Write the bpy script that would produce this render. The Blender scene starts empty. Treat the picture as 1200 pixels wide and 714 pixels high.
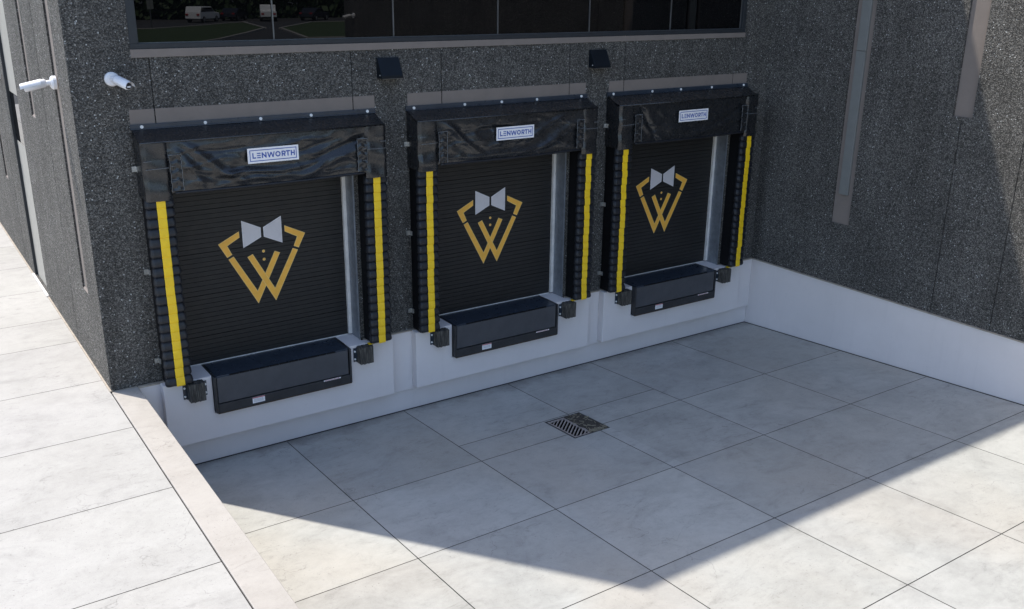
import bpy, math, random
from mathutils import Vector, Matrix, noise

rnd = random.Random(7)
SC = bpy.context.scene
COL = SC.collection

# ------------------------------------------------------------------ camera numbers
F_PX, YAW, PITCH, ROLL = 1108.127, 0.5971, 0.3293, 0.0115
CAM = Vector((-12.7832, -11.1622, 5.8827))
SLOPE = 0.0656            # the pit floor climbs away from the dock
ZD = 1.22                 # dock floor / pavement level
XL = -10.93               # side wall plane
CX = (-8.86, -5.41, -2.02)  # dock centres
ROOF = 13.67

# ------------------------------------------------------------------ mesh helper
class MB:
    def __init__(s): s.v = []; s.f = []; s.m = []
    def face(s, pts, m=0):
        n = len(s.v); s.v += [tuple(p) for p in pts]; s.f.append(tuple(range(n, n + len(pts)))); s.m.append(m)
    def box(s, x0, x1, y0, y1, z0, z1, m=0, mat=None):
        c = [(x0,y0,z0),(x1,y0,z0),(x1,y1,z0),(x0,y1,z0),(x0,y0,z1),(x1,y0,z1),(x1,y1,z1),(x0,y1,z1)]
        if mat is not None: c = [tuple(mat @ Vector(p)) for p in c]
        n = len(s.v); s.v += c
        for q in ((0,3,2,1),(4,5,6,7),(0,1,5,4),(1,2,6,5),(2,3,7,6),(3,0,4,7)):
            s.f.append(tuple(n + i for i in q)); s.m.append(m)
    def prism(s, poly, y0, y1, m=0):
        """poly in (x,z), extruded from y0 (front) to y1 (back)"""
        n = len(s.v); k = len(poly)
        s.v += [(a, y0, b) for a, b in poly] + [(a, y1, b) for a, b in poly]
        s.f.append(tuple(n + i for i in range(k))); s.m.append(m)
        s.f.append(tuple(n + k + i for i in reversed(range(k)))); s.m.append(m)
        for i in range(k):
            j = (i + 1) % k
            s.f.append((n + i, n + k + i, n + k + j, n + j)); s.m.append(m)
    def flat(s, poly, z0, z1, m=0):
        """poly in (x,y), extruded z0..z1"""
        n = len(s.v); k = len(poly)
        s.v += [(a, b, z1) for a, b in poly] + [(a, b, z0) for a, b in poly]
        s.f.append(tuple(n + i for i in range(k))); s.m.append(m)
        s.f.append(tuple(n + k + i for i in reversed(range(k)))); s.m.append(m)
        for i in range(k):
            j = (i + 1) % k
            s.f.append((n + i, n + k + i, n + k + j, n + j)); s.m.append(m)
    def grid(s, rows, m=0, close=False):
        n = len(s.v); R = len(rows); K = len(rows[0])
        for r in rows: s.v += [tuple(p) for p in r]
        for i in range(R - 1):
            for j in range(K if close else K - 1):
                a = n + i*K + j; b = n + i*K + (j+1) % K
                s.f.append((a, b, b + K, a + K)); s.m.append(m)
    def tube(s, pts, rad, seg=10, m=0, caps=True):
        pts = [Vector(p) for p in pts]
        if not isinstance(rad, (list, tuple)): rad = [rad]*len(pts)
        rows = []
        for i, p in enumerate(pts):
            d = (pts[min(i+1, len(pts)-1)] - pts[max(i-1, 0)]).normalized()
            a = d.orthogonal().normalized() if i == 0 else (a - d*a.dot(d)).normalized()
            b = d.cross(a)
            rows.append([p + (a*math.cos(t) + b*math.sin(t))*rad[i] for t in [2*math.pi*k/seg for k in range(seg)]])
        n = len(s.v); s.grid(rows, m, True)
        if caps:
            s.f.append(tuple(n + k for k in reversed(range(seg)))); s.m.append(m)
            e = n + (len(pts)-1)*seg
            s.f.append(tuple(e + k for k in range(seg))); s.m.append(m)
    def build(s, name, mats, parent=None, bevel=0, smooth=False, loc=None, tone=0):
        me = bpy.data.meshes.new(name); me.from_pydata(s.v, [], s.f)
        if tone:
            ca = me.color_attributes.new('tone', 'FLOAT_COLOR', 'CORNER'); rr = random.Random(21)
            for p in me.polygons:
                t = 1 - rr.random()*tone
                for li in p.loop_indices: ca.data[li].color = (t, t*rr.uniform(.992, 1), t*rr.uniform(.98, 1), 1)
        if not isinstance(mats, (list, tuple)): mats = [mats]
        for k in mats: me.materials.append(k)
        me.polygons.foreach_set('material_index', s.m)
        me.polygons.foreach_set('use_smooth', [smooth]*len(s.f))
        me.update()
        o = bpy.data.objects.new(name, me); COL.objects.link(o)
        if parent: o.parent = parent
        if loc: o.location = loc
        if bevel:
            b = o.modifiers.new('Bevel', 'BEVEL'); b.width = bevel; b.segments = 2; b.limit_method = 'ANGLE'
            b.angle_limit = math.radians(40)
        return o

def empty(name, loc, rz=0, **kw):
    o = bpy.data.objects.new(name, None); COL.objects.link(o)
    o.location = loc; o.rotation_euler = (0, 0, rz); o.empty_display_size = .1
    tag(o, **kw); return o
def tag(o, label=None, cat=None, group=None, kind=None):
    if label: o['label'] = label
    if cat: o['category'] = cat
    if group: o['group'] = group
    if kind: o['kind'] = kind
    return o
def copy_tree(o, parent=None):
    c = o.copy(); COL.objects.link(c); c.parent = parent
    if parent is None and 'label' in o: pass
    for ch in list(o.children): copy_tree(ch, c)
    return c

# ------------------------------------------------------------------ materials
def mat(name):
    m = bpy.data.materials.new(name); m.use_nodes = True
    nt = m.node_tree; nt.nodes.clear()
    out = nt.nodes.new('ShaderNodeOutputMaterial'); b = nt.nodes.new('ShaderNodeBsdfPrincipled')
    nt.links.new(b.outputs[0], out.inputs[0])
    return m, nt, b
def N(nt, t, **kw):
    n = nt.nodes.new(t)
    for k, v in kw.items():
        if k in n.inputs: n.inputs[k].default_value = v
        else: setattr(n, k, v)
    return n
def coords(nt, scale=(1,1,1), rot=(0,0,0)):
    tc = N(nt, 'ShaderNodeTexCoord'); mp = N(nt, 'ShaderNodeMapping')
    mp.inputs['Scale'].default_value = scale; mp.inputs['Rotation'].default_value = rot
    nt.links.new(tc.outputs['Object'], mp.inputs[0]); return mp.outputs[0]
def noise_n(nt, co, scale, detail=5, rough=.6, dist=0):
    n = N(nt, 'ShaderNodeTexNoise'); n.inputs['Scale'].default_value = scale; n.inputs['Detail'].default_value = detail
    n.inputs['Roughness'].default_value = rough; n.inputs['Distortion'].default_value = dist
    nt.links.new(co, n.inputs['Vector']); return n.outputs['Fac']
def ramp(nt, fac, stops, interp='LINEAR'):
    r = N(nt, 'ShaderNodeValToRGB'); r.color_ramp.interpolation = interp
    el = r.color_ramp.elements
    while len(el) < len(stops): el.new(.5)
    for e, (p, c) in zip(el, stops):
        e.position = p; e.color = (c, c, c, 1) if not isinstance(c, tuple) else (*c, 1)
    nt.links.new(fac, r.inputs[0]); return r.outputs[0]
def mix(nt, a, b, fac, mode='MIX'):
    n = N(nt, 'ShaderNodeMix', data_type='RGBA', blend_type=mode)
    for sock, v in ((n.inputs['Factor'], fac), (n.inputs['A'], a), (n.inputs['B'], b)):
        if isinstance(v, (int, float)): sock.default_value = v
        elif isinstance(v, tuple): sock.default_value = (*v, 1)
        else: nt.links.new(v, sock)
    return n.outputs['Result']
def bump(nt, b, h, strength=.3, dist=.01, prev=None):
    n = N(nt, 'ShaderNodeBump'); n.inputs['Strength'].default_value = strength; n.inputs['Distance'].default_value = dist
    nt.links.new(h, n.inputs['Height'])
    if prev is not None: nt.links.new(prev, n.inputs['Normal'])
    nt.links.new(n.outputs[0], b.inputs['Normal']); return n.outputs[0]
def setb(b, **kw):
    names = dict(color='Base Color', rough='Roughness', metal='Metallic', ior='IOR', spec='Specular IOR Level', coat='Coat Weight', coatr='Coat Roughness')
    for k, v in kw.items():
        b.inputs[names[k]].default_value = (*v, 1) if isinstance(v, tuple) else v

def simple(name, color, rough=.6, metal=0, var=.15, nscale=6, bmp=0, bscale=80, spec=.5, streak=None):
    m, nt, b = mat(name); setb(b, rough=rough, metal=metal, spec=spec)
    co = coords(nt) if streak is None else coords(nt, streak)
    f = noise_n(nt, co, nscale, 6, .65)
    lo = tuple(c*(1-var) for c in color); hi = tuple(min(1, c*(1+var)) for c in color)
    nt.links.new(ramp(nt, f, [(.3, lo), (.7, hi)]), b.inputs['Base Color'])
    f2 = noise_n(nt, co, nscale*3, 4)
    rr = ramp(nt, f2, [(.3, max(0, rough-.08)), (.7, min(1, rough+.08))]); nt.links.new(rr, b.inputs['Roughness'])
    if bmp: bump(nt, b, noise_n(nt, coords(nt), bscale, 4), bmp, .004)
    return m

def aggregate():
    m, nt, b = mat('exposed_aggregate'); co = coords(nt)
    v = N(nt, 'ShaderNodeTexVoronoi'); v.inputs['Scale'].default_value = 88; nt.links.new(co, v.inputs['Vector'])
    sep = N(nt, 'ShaderNodeSeparateColor'); nt.links.new(v.outputs['Color'], sep.inputs[0])
    base = ramp(nt, sep.outputs[0], [(0, (.034,.032,.030)), (.45, (.082,.078,.071)), (.8, (.15,.142,.129)), (1, (.26,.247,.225))])
    chips = ramp(nt, sep.outputs[1], [(0, 0), (.992, 0), (.995, 1)], 'LINEAR')
    c1 = mix(nt, base, (.62,.62,.6), chips)
    fine = noise_n(nt, co, 150, 3, .7)
    c2 = mix(nt, c1, ramp(nt, fine, [(.3, .5), (.7, 1.4)]), .8, 'MULTIPLY')
    big = noise_n(nt, co, 1.1, 5, .6)
    c3 = mix(nt, c2, ramp(nt, big, [(.3, .8), (.7, 1.18)]), 1.0, 'MULTIPLY')
    co2 = coords(nt, (3.2, 3.2, .18))
    st = noise_n(nt, co2, 1.6, 5, .6)
    c4 = mix(nt, c3, ramp(nt, st, [(.35, .88), (.65, 1.1)]), 1.0, 'MULTIPLY')
    nt.links.new(c4, b.inputs['Base Color']); setb(b, rough=.62, spec=.22)
    nt.links.new(ramp(nt, sep.outputs[2], [(0, .85), (.8, .7), (1, .3)]), b.inputs['Roughness'])
    p = bump(nt, b, v.outputs['Distance'], .9, .012)
    bump(nt, b, fine, .4, .006, p)
    return m

def concrete(name, light, dark, warm=None, joint_dirt=False, contrast=1.0, wall_dirt=False):
    m, nt, b = mat(name)
    co = coords(nt)
    big = noise_n(nt, co, .55, 6, .6, 1.2)
    msk = noise_n(nt, co, 1.3, 3, .5)
    sw = noise_n(nt, coords(nt, (1, 1.5, 1), (0, 0, .3)), 1.5, 12, .68, .7)
    f = mix(nt, big, sw, .6)
    d2 = tuple(l + (d - l)*contrast for l, d in zip(light, dark))
    c = mix(nt, d2, light, ramp(nt, f, [(.38, 0), (.47, .45), (.54, .8), (.62, 1)]))
    if warm:
        c = mix(nt, c, warm, ramp(nt, noise_n(nt, co, .33, 4, .5, .3), [(.42, 0), (.62, .8)]))
    # dark blotches, and trowel arcs only in places
    bl = noise_n(nt, coords(nt, (1, 1.5, 1), (0, 0, -.2)), .95, 12, .74, .9)
    c = mix(nt, c, ramp(nt, bl, [(.33, .70), (.43, .93), (.5, 1)]), .55*contrast, 'MULTIPLY')
    tw = noise_n(nt, coords(nt, (1, 2.6, 1), (0, 0, .35)), 3.4, 10, .78, 1.5)
    tm = ramp(nt, noise_n(nt, co, .8, 3, .5, .5), [(.45, .12), (.6, .9)])
    c = mix(nt, c, ramp(nt, tw, [(.36, .72), (.43, .95), (.5, 1.0)]), tm, 'MULTIPLY')
    mid = noise_n(nt, co, 5, 12, .82, .4)
    c = mix(nt, c, ramp(nt, mid, [(.34, .70), (.44, .93), (.55, 1.02), (.68, 1.10)]), .6*contrast, 'MULTIPLY')
    wv = N(nt, 'ShaderNodeTexVoronoi', feature='DISTANCE_TO_EDGE'); wv.inputs['Scale'].default_value = .42
    wp = N(nt, 'ShaderNodeVectorMath', operation='ADD'); nz = N(nt, 'ShaderNodeTexNoise'); nz.inputs['Scale'].default_value = 2.2; nz.inputs['Detail'].default_value = 8
    nt.links.new(co, nz.inputs['Vector']); nt.links.new(co, wp.inputs[0]); nt.links.new(nz.outputs['Color'], wp.inputs[1]); nt.links.new(wp.outputs[0], wv.inputs['Vector'])
    c = mix(nt, c, ramp(nt, wv.outputs['Distance'], [(0, .55), (.0028, 1)]), ramp(nt, msk, [(.52, 0), (.60, .55)]), 'MULTIPLY')
    at = N(nt, 'ShaderNodeAttribute'); at.attribute_name = 'tone'
    c = mix(nt, c, at.outputs['Color'], 1.0, 'MULTIPLY')
    # pits and specks
    sp = noise_n(nt, co, 38, 4, .8)
    c = mix(nt, c, ramp(nt, sp, [(.31, .38), (.37, 1)]), ramp(nt, msk, [(.40, .1), (.55, .95)]), 'MULTIPLY')
    gr = noise_n(nt, co, 210, 2, .6)
    c = mix(nt, c, ramp(nt, gr, [(.3, .9), (.7, 1.08)]), .8, 'MULTIPLY')
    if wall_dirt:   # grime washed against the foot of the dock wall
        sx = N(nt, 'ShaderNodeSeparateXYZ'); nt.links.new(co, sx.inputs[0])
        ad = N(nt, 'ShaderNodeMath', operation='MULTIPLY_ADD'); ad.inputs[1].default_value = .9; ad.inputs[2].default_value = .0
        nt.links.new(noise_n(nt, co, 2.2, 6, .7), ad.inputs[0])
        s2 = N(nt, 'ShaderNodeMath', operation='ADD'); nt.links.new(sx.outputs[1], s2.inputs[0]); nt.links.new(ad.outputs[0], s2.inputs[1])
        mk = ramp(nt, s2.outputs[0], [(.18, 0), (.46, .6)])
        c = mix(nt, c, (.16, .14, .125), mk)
    nt.links.new(c, b.inputs['Base Color']); setb(b, spec=.35)
    nt.links.new(ramp(nt, f, [(.3, .62), (.7, .82)]), b.inputs['Roughness'])
    p = bump(nt, b, tw, .12, .01); bump(nt, b, sp, .15, .004, p)
    return m

M = {}
M['agg'] = aggregate()
M['floor'] = concrete('pit_concrete', (.455,.456,.432), (.36,.361,.342), (.44,.415,.37), wall_dirt=True)
M['walk'] = concrete('pavement_concrete', (.415,.403,.38), (.355,.343,.32), None, contrast=.8)
M['curb'] = concrete('curb_concrete', (.405,.378,.345), (.345,.318,.285), None, contrast=.7)
M['gap'] = simple('joint_filler', (.022,.021,.02), .9)
M['band'] = simple('smooth_taupe_concrete', (.205,.172,.150), .75, var=.08, nscale=3, bmp=.1)
M['white'] = simple('white_wall_paint', (.73,.675,.655), .5, var=.035, nscale=1.6, bmp=.12, bscale=60)
def wallpaint():
    m, nt, b = mat('white_wall_paint'); co = coords(nt)
    c = ramp(nt, noise_n(nt, co, 1.4, 6, .6), [(.3, (.70,.648,.628)), (.7, (.755,.70,.68))])
    st = noise_n(nt, coords(nt, (7, 7, .5)), 1.3, 7, .7)
    c = mix(nt, c, ramp(nt, st, [(.32, .9), (.45, 1)]), .3, 'MULTIPLY')
    gr = noise_n(nt, coords(nt, (1, 1, 2.5)), 5, 10, .8, .5)
    c = mix(nt, c, ramp(nt, gr, [(.30, .75), (.385, 1)]), .5, 'MULTIPLY')
    nt.links.new(c, b.inputs['Base Color']); setb(b, rough=.55, spec=.4)
    bump(nt, b, noise_n(nt, co, 60, 4), .12, .004)
    return m
M['white'] = wallpaint()
M['seal'] = simple('tan_sealant', (.36,.31,.25), .7, var=.25, nscale=9)
M['roofmat'] = simple('roof_membrane', (.5,.5,.5), .8)
M['frame'] = simple('dark_aluminium', (.034,.037,.041), .42, .1, var=.1, spec=.3)
M['mullion'] = simple('mullion_grey', (.14,.14,.14), .4, .5)
M['galv'] = simple('galvanised_steel', (.26,.28,.31), .5, .5, var=.2, nscale=9)
M['clip'] = simple('zinc_clip', (.5,.5,.48), .4, .7, var=.2)
M['alu'] = simple('pale_weather_strip', (.80,.76,.72), .4, .1)
M['door'] = simple('black_door_steel', (.025,.024,.0235), .42, 0, var=.1, nscale=2.5, spec=.25)
M['vinyl'] = simple('black_vinyl', (.014,.0145,.016), .28, 0, var=.2, nscale=5, bmp=.04, bscale=160, spec=.65)
M['vinyl2'] = simple('black_pleat_vinyl', (.014,.015,.019), .42, 0, var=.2, nscale=7, bmp=.2, bscale=200, spec=.42)
M['core'] = simple('black_pad_side', (.004,.004,.005), .7, 0, spec=.25)
M['stitch'] = simple('grey_stitching', (.15,.155,.16), .6)
M['bolt'] = simple('bright_screw_cap', (.8,.8,.78), .4)
M['yellow'] = simple('yellow_stripe_vinyl', (.95,.60,.012), .42, 0, var=.1, nscale=8)
M['gold'] = simple('gold_print', (.93,.48,.065), .45, 0, var=.07, nscale=10)
M['goldedge'] = simple('pale_gold_edge', (.88,.60,.22), .45)
M['silver'] = simple('silver_print', (.64,.61,.62), .4, 0, var=.05)
M['silveredge'] = simple('pale_silver_edge', (.78,.76,.78), .4)
M['patch'] = simple('white_patch', (.86,.84,.84), .45, var=.04)
M['blue'] = simple('blue_print', (.035,.085,.36), .5, var=.05)
M['red'] = simple('red_print', (.42,.06,.07), .5)
M['print'] = simple('grey_print', (.3,.3,.32), .5)
M['steel'] = simple('blue_black_steel', (.026,.036,.052), .33, 0, var=.25, nscale=5, bmp=.15, bscale=50, spec=.6)
M['lip'] = simple('charcoal_lip_steel', (.062,.063,.07), .5, 0, var=.14, nscale=4, bmp=.1, bscale=60, spec=.5)
M['rail'] = simple('dark_frame_steel', (.028,.028,.03), .5, 0, var=.3, nscale=7)
M['rust_shade'] = simple('rust_and_shade_brown', (.06,.035,.02), .8, var=.4)  # bolt rust, also the painted shadow under the leveler frame
M['camw'] = simple('white_camera_plastic', (.76,.76,.78), .35, var=.03)
M['camd'] = simple('black_lens', (.01,.01,.012), .15)
M['fixture'] = simple('dark_fixture_paint', (.006,.009,.013), .4, 0, var=.2, spec=.22)
M['iron'] = simple('cast_iron', (.40,.35,.32), .65, .2, var=.4, nscale=20, bmp=.3, bscale=120)
M['void'] = simple('drain_dark', (.004,.004,.004), .95)
M['debris'] = simple('dry_leaf_litter', (.055,.047,.038), .9, var=.6, nscale=30, bmp=.6, bscale=90)
M['straw'] = simple('straw_litter', (.24,.21,.15), .9, var=.3, nscale=30)
M['asphalt'] = simple('asphalt', (.055,.055,.055), .85, var=.25, nscale=1.5, bmp=.3, bscale=90)
M['grass'] = simple('grass', (.045,.07,.02), .9, var=.4, nscale=2.5, bmp=.5, bscale=30)
M['leaf'] = simple('leaf', (.035,.062,.02), .7, var=.5, nscale=1.0)
M['bark'] = simple('bark', (.07,.055,.045), .9, var=.3, nscale=6, bmp=.5, bscale=20)
M['carwhite'] = simple('white_car_paint', (.75,.75,.75), .3, var=.02)
M['cardark'] = simple('dark_car_paint', (.02,.022,.03), .3, var=.02)
M['tyre'] = simple('tyre_rubber', (.02,.02,.02), .8)
M['lamp'] = simple('red_tail_lamp', (.4,.02,.02), .3)
M['panelgrey'] = simple('pale_panel_and_sky_sheen', (.34,.325,.29), .5, var=.06)

def rubber():
    m, nt, b = mat('laminated_rubber')
    f = noise_n(nt, coords(nt, (70, 14, 4)), 1.6, 6, .7, .3)
    nt.links.new(ramp(nt, f, [(.3, (.008,.008,.008)), (.5, (.055,.05,.043)), (.66, (.17,.155,.13))]), b.inputs['Base Color'])
    setb(b, rough=.8); bump(nt, b, f, .6, .008); return m
M['rubber'] = rubber()
def glassmat(name, tint=(.004,.005,.006), ior=1.62):
    m, nt, b = mat(name); setb(b, color=tint, rough=.0, ior=ior, spec=.5)
    bump(nt, b, noise_n(nt, coords(nt), .9, 2), .015, .01); return m
M['glass'] = glassmat('dark_window_glass', (.002,.002,.0025), ior=1.5)
M['carglass'] = glassmat('car_glass', (.01,.012,.014), 1.5)

# ------------------------------------------------------------------ walls with recesses
def wall(name, span, zr, holes, put, m, parent, back=0.3, recmat=1):
    """holes: (u0,u1,z0,z1,depth,kind) kind 'open' or 'back' ; put(u, depth, z) -> point, depth into the wall"""
    us = sorted({span[0], span[1], *[h[0] for h in holes], *[h[1] for h in holes]})
    zs = sorted({zr[0], zr[1], *[h[2] for h in holes], *[h[3] for h in holes]})
    mb = MB()
    for i in range(len(us)-1):
        for j in range(len(zs)-1):
            uc, zc = (us[i]+us[i+1])/2, (zs[j]+zs[j+1])/2
            if any(h[0] < uc < h[1] and h[2] < zc < h[3] for h in holes): continue
            mb.face([put(us[i],0,zs[j]), put(us[i+1],0,zs[j]), put(us[i+1],0,zs[j+1]), put(us[i],0,zs[j+1])])
    for u0,u1,z0,z1,d,k in holes:
        for a, c in (((u0,z0),(u1,z0)),((u1,z0),(u1,z1)),((u1,z1),(u0,z1)),((u0,z1),(u0,z0))):
            if a[1] == c[1] == zr[0]: continue
            mb.face([put(a[0],0,a[1]), put(c[0],0,c[1]), put(c[0],d,c[1]), put(a[0],d,a[1])])
        if k == 'back':
            mb.face([put(u0,d,z0), put(u1,d,z0), put(u1,d,z1), put(u0,d,z1)])
    return mb.build(name, m, parent)

B = empty('warehouse_building', (XL, 0, ZD), label='dark exposed-aggregate warehouse building with three loading doors and a ribbon window', cat='building')
def world_part(mb, name, m, parent, **k):
    """mesh given in world coordinates, moved so that its origin lies at its parent"""
    t = Vector((0,0,0)); r = parent
    while r is not None: t += r.location; r = r.parent
    mb.v = [(a-t.x, b_-t.y, c-t.z) for a, b_, c in mb.v]
    return mb.build(name, m, parent, **k)

BOFF = Vector((XL, 0, ZD))
def frontput(u, d, z): return (u - BOFF.x, d - BOFF.y, z - BOFF.z)
def sideput(u, d, z): return (XL + d - BOFF.x, u - BOFF.y, z - BOFF.z)
def wingput(u, d, z): return (d - BOFF.x, u - BOFF.y, z - BOFF.z)

ZW0, ZW1 = 5.135, 7.6
g = .013
holes = []
for cx in CX: holes.append((cx-1.165, cx+1.165, ZD+.005, 3.9, .42, 'open'))
holes.append((-10.27, -.655, ZW0, ZW1, .3, 'open'))
# vertical panel joints
JT = (-10.085, -7.66, -6.37, -4.235, -3.2, -.86)
for u in JT: holes.append((u-g/2, u+g/2, 4.30, 5.04, .02, 'back'))
wall('front_wall', (XL, 0), (ZD+.005, ROOF), holes, frontput, M['agg'], B)
# side wall (faces the pavement)
SREC = [(.66, .97, 2.25, 9.5), (2.80, 3.10, 4.10, 9.5), (7.1, 7.4, 2.55, 9.5), (12.5, 12.8, 2.55, 9.5), (10.6, 10.9, 4.1, 9.5)]
holes = [(a, b_, c, d, .022, 'open') for a, b_, c, d in SREC]
holes.append((4.28, 5.52, ZD+.03, 9.5, .055, 'open'))
for u in (1.92, 6.4, 9.2, 11.7, 16): holes.append((u-.012, u+.012, ZD+.005, ROOF-.3, .02, 'back'))
wall('side_wall', (0, 30), (ZD+.005, ROOF), holes, sideput, M['agg'], B)
# wing wall (right)
holes = [(-1.945, -1.60, 2.215, 9.5, .035, 'open'), (-3.72, -3.425, 4.14, 9.5, .04, 'open')]
for u, z0, z1 in ((-3.565, ZD+.005, 4.11), (-4.5, ZD+.005, ROOF-.3), (-8.3, ZD+.005, ROOF-.3), (-12.6, ZD+.005, ROOF-.3)):
    holes.append((u-g/2, u+g/2, z0, z1, .02, 'back'))
wall('wing_wall', (-16.9, 0), (ZD+.005, ROOF), holes, wingput, M['agg'], B)
mb = MB()   # rest of the wing and the back of the building, plain faces
mb.face([(0,-16.9,ZD+.005),(25,-16.9,ZD+.005),(25,-16.9,ROOF),(0,-16.9,ROOF)])
mb.face([(25,-16.9,ZD+.005),(25,30,ZD+.005),(25,30,ROOF),(25,-16.9,ROOF)])
mb.face([(25,30,ZD+.005),(XL,30,ZD+.005),(XL,30,ROOF),(25,30,ROOF)])
world_part(mb, 'rear_wall', M['agg'], B)
mb = MB(); mb.flat([(XL,0),(0,0),(0,-16.9),(25,-16.9),(25,30),(XL,30)], ROOF-.35, ROOF-.05)
world_part(mb, 'roof', M['roofmat'], B)
mb = MB()
mb.box(XL-.012, 0, -.012, .2, ROOF-.04, ROOF)
mb.box(XL-.012, XL+.2, .2, 30, ROOF-.04, ROOF)
mb.box(-.012, .2, -16.9, -.012, ROOF-.04, ROOF)
world_part(mb, 'roof_coping', M['frame'], B)

# smooth recessed backs
for a, b_, c, d in SREC:
    mb = MB(); mb.face([(XL+.022,a,c),(XL+.022,b_,c),(XL+.022,b_,d),(XL+.022,a,d)])
    mb.face([(XL+.002,a+.003,c+.001),(XL+.002,b_-.003,c+.001),(XL+.0215,b_-.003,c+.03),(XL+.0215,a+.003,c+.03)])
    world_part(mb, 'recess_band', M['band'], B)
mb = MB(); mb.face([(.035,-1.945,2.215),(.035,-1.6,2.215),(.035,-1.6,9.5),(.035,-1.945,9.5)])
world_part(mb, 'recess_band', M['band'], B)
mb = MB(); mb.face([(.04,-3.72,4.14),(.04,-3.425,4.14),(.04,-3.425,9.5),(.04,-3.72,9.5)])
world_part(mb, 'recess_band', M['band'], B)
for cx, (w0, w1) in zip(CX, ((-10.36, -7.36), (-6.885, -3.93), (-3.49, -.53))):
    xs = [w0] + [j for j in JT if w0 < j < w1] + [w1]
    mb = MB()
    for i in range(len(xs)-1):
        mb.box(xs[i]+(g/2 if i else 0), xs[i+1]-(g/2 if i < len(xs)-2 else 0), -.006, .001, 4.25, 4.487)
    world_part(mb, 'recess_band', M['band'], B)
# side strip glazing : pale door panel below, glass above
mb = MB(); mb.box(XL+.045, XL+.115, 4.283, 5.517, ZD+.03, 3.45)
pn = world_part(mb, 'side_door', M['panelgrey'], B)
mb = MB(); mb.box(XL+.048, XL+.115, 4.283, 5.517, 3.455, 4.2)
world_part(mb, 'side_window', M['glass'], B)
mb = MB(); mb.box(XL+.045, XL+.115, 4.283, 5.517, 4.205, 9.5)  # upper glazing, its pale colour paints the sky reflection
world_part(mb, 'sky_sheen_panel', M['panelgrey'], B)
mb = MB(); mb.box(XL-.03, XL+.07, 4.2, 5.6, ZD+.006, ZD+.028)
world_part(mb, 'threshold', M['alu'], B)
mb = MB(); mb.box(XL+.002, XL+.0445, 5.47, 5.518, ZD+.03, 9.5)  # dark strip painting the shade on the recess's far jamb
world_part(mb, 'jamb_shade_strip', M['frame'], B)

# ribbon window
win = empty('window', (0,0,0)); win.parent = B; win.location = Vector((-10.27, 0, ZW0)) - BOFF
mb = MB()
f0, f1 = -10.268, -.657
mb.box(f0, f1, .0, .12, ZW0+.001, ZW0+.058); mb.box(f0, f1, .0, .12, ZW1-.06, ZW1-.001)
mb.box(f0, f0+.095, .0, .12, ZW0+.058, ZW1-.06); mb.box(f1-.07, f1, .0, .12, ZW0+.058, ZW1-.06)
world_part(mb, 'window_frame', M['frame'], win, bevel=.004)
mb = MB(); mb.box(f0+.095, f1-.07, .062, .085, ZW0+.058, ZW1-.06)
world_part(mb, 'pane', M['glass'], win)
for x in (-8.615, -7.03, -5.445, -3.86, -2.27):
    mb = MB(); mb.box(x-.008, x+.008, .048, .0615, ZW0+.0585, ZW1-.0605)
    world_part(mb, 'mullion', M['mullion'], win)
mb = MB(); mb.box(f0+.096, f1-.071, .05, .0615, ZW0+.0583, ZW0+.066); mb.box(f1-.078, f1-.0705, .05, .0615, ZW0+.067, ZW1-.0605)
world_part(mb, 'glazing_bead', M['mullion'], win)
mb = MB(); mb.prism([(f0-.005, 5.045), (f1-.001, 5.062), (f1-.001, ZW0-.002), (f0-.005, ZW0-.002)], -.012, .001)
world_part(mb, 'window_sill', M['band'], win)

# white foundation wall
mb = MB()
mb.box(-10.63, 0, .0, .25, -.1, .318)
mb.box(-10.63, 0, -.04, .0, .32, ZD-.012)
PAN = [(cx-1.52, cx+1.57) for cx in CX]
for cx, (a, b_) in zip(CX, PAN):
    mb.prism([(a,.375),(b_,.375),(b_,ZD-.004),(cx+.915,ZD-.004),(cx+.915,.72),(cx-.935,.72),(cx-.935,ZD-.004),(a,ZD-.004)], -.17, -.0405)
mb.box(-.014, .2, -16.9, -.001, -.1, ZD-.008)
world_part(mb, 'foundation_wall', M['white'], B, bevel=.006)
for cx in CX:
    mb = MB()
    mb.flat([(cx-1.16,-.168),(cx-.936,-.168),(cx-.936,.276),(cx+.916,.276),(cx+.916,-.168),(cx+1.16,-.168),(cx+1.16,.9),(cx-1.16,.9)], ZD-.0035, ZD+.002)
    world_part(mb, 'dock_floor', M['white'], B)
mb = MB()
ed = [XL+.3] + [v for cx in CX for v in (cx-1.2, cx+1.2)] + [0]
for k in range(0, 8, 2): mb.box(ed[k], ed[k+1], -.052, .02, ZD-.011, ZD+.004)
mb.box(-.028, .02, -16.9, -.053, ZD-.0075, ZD+.006)
mb.box(XL-.012, XL+.29, -.012, .02, ZD-.01, ZD+.004)
mb.box(XL-.02, XL+.02, -.012, 4.19, ZD-.01, ZD+.012); mb.box(XL-.02, XL+.02, 5.61, 30, ZD-.01, ZD+.012)
world_part(mb, 'sealant_bead', M['seal'], B)

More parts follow.
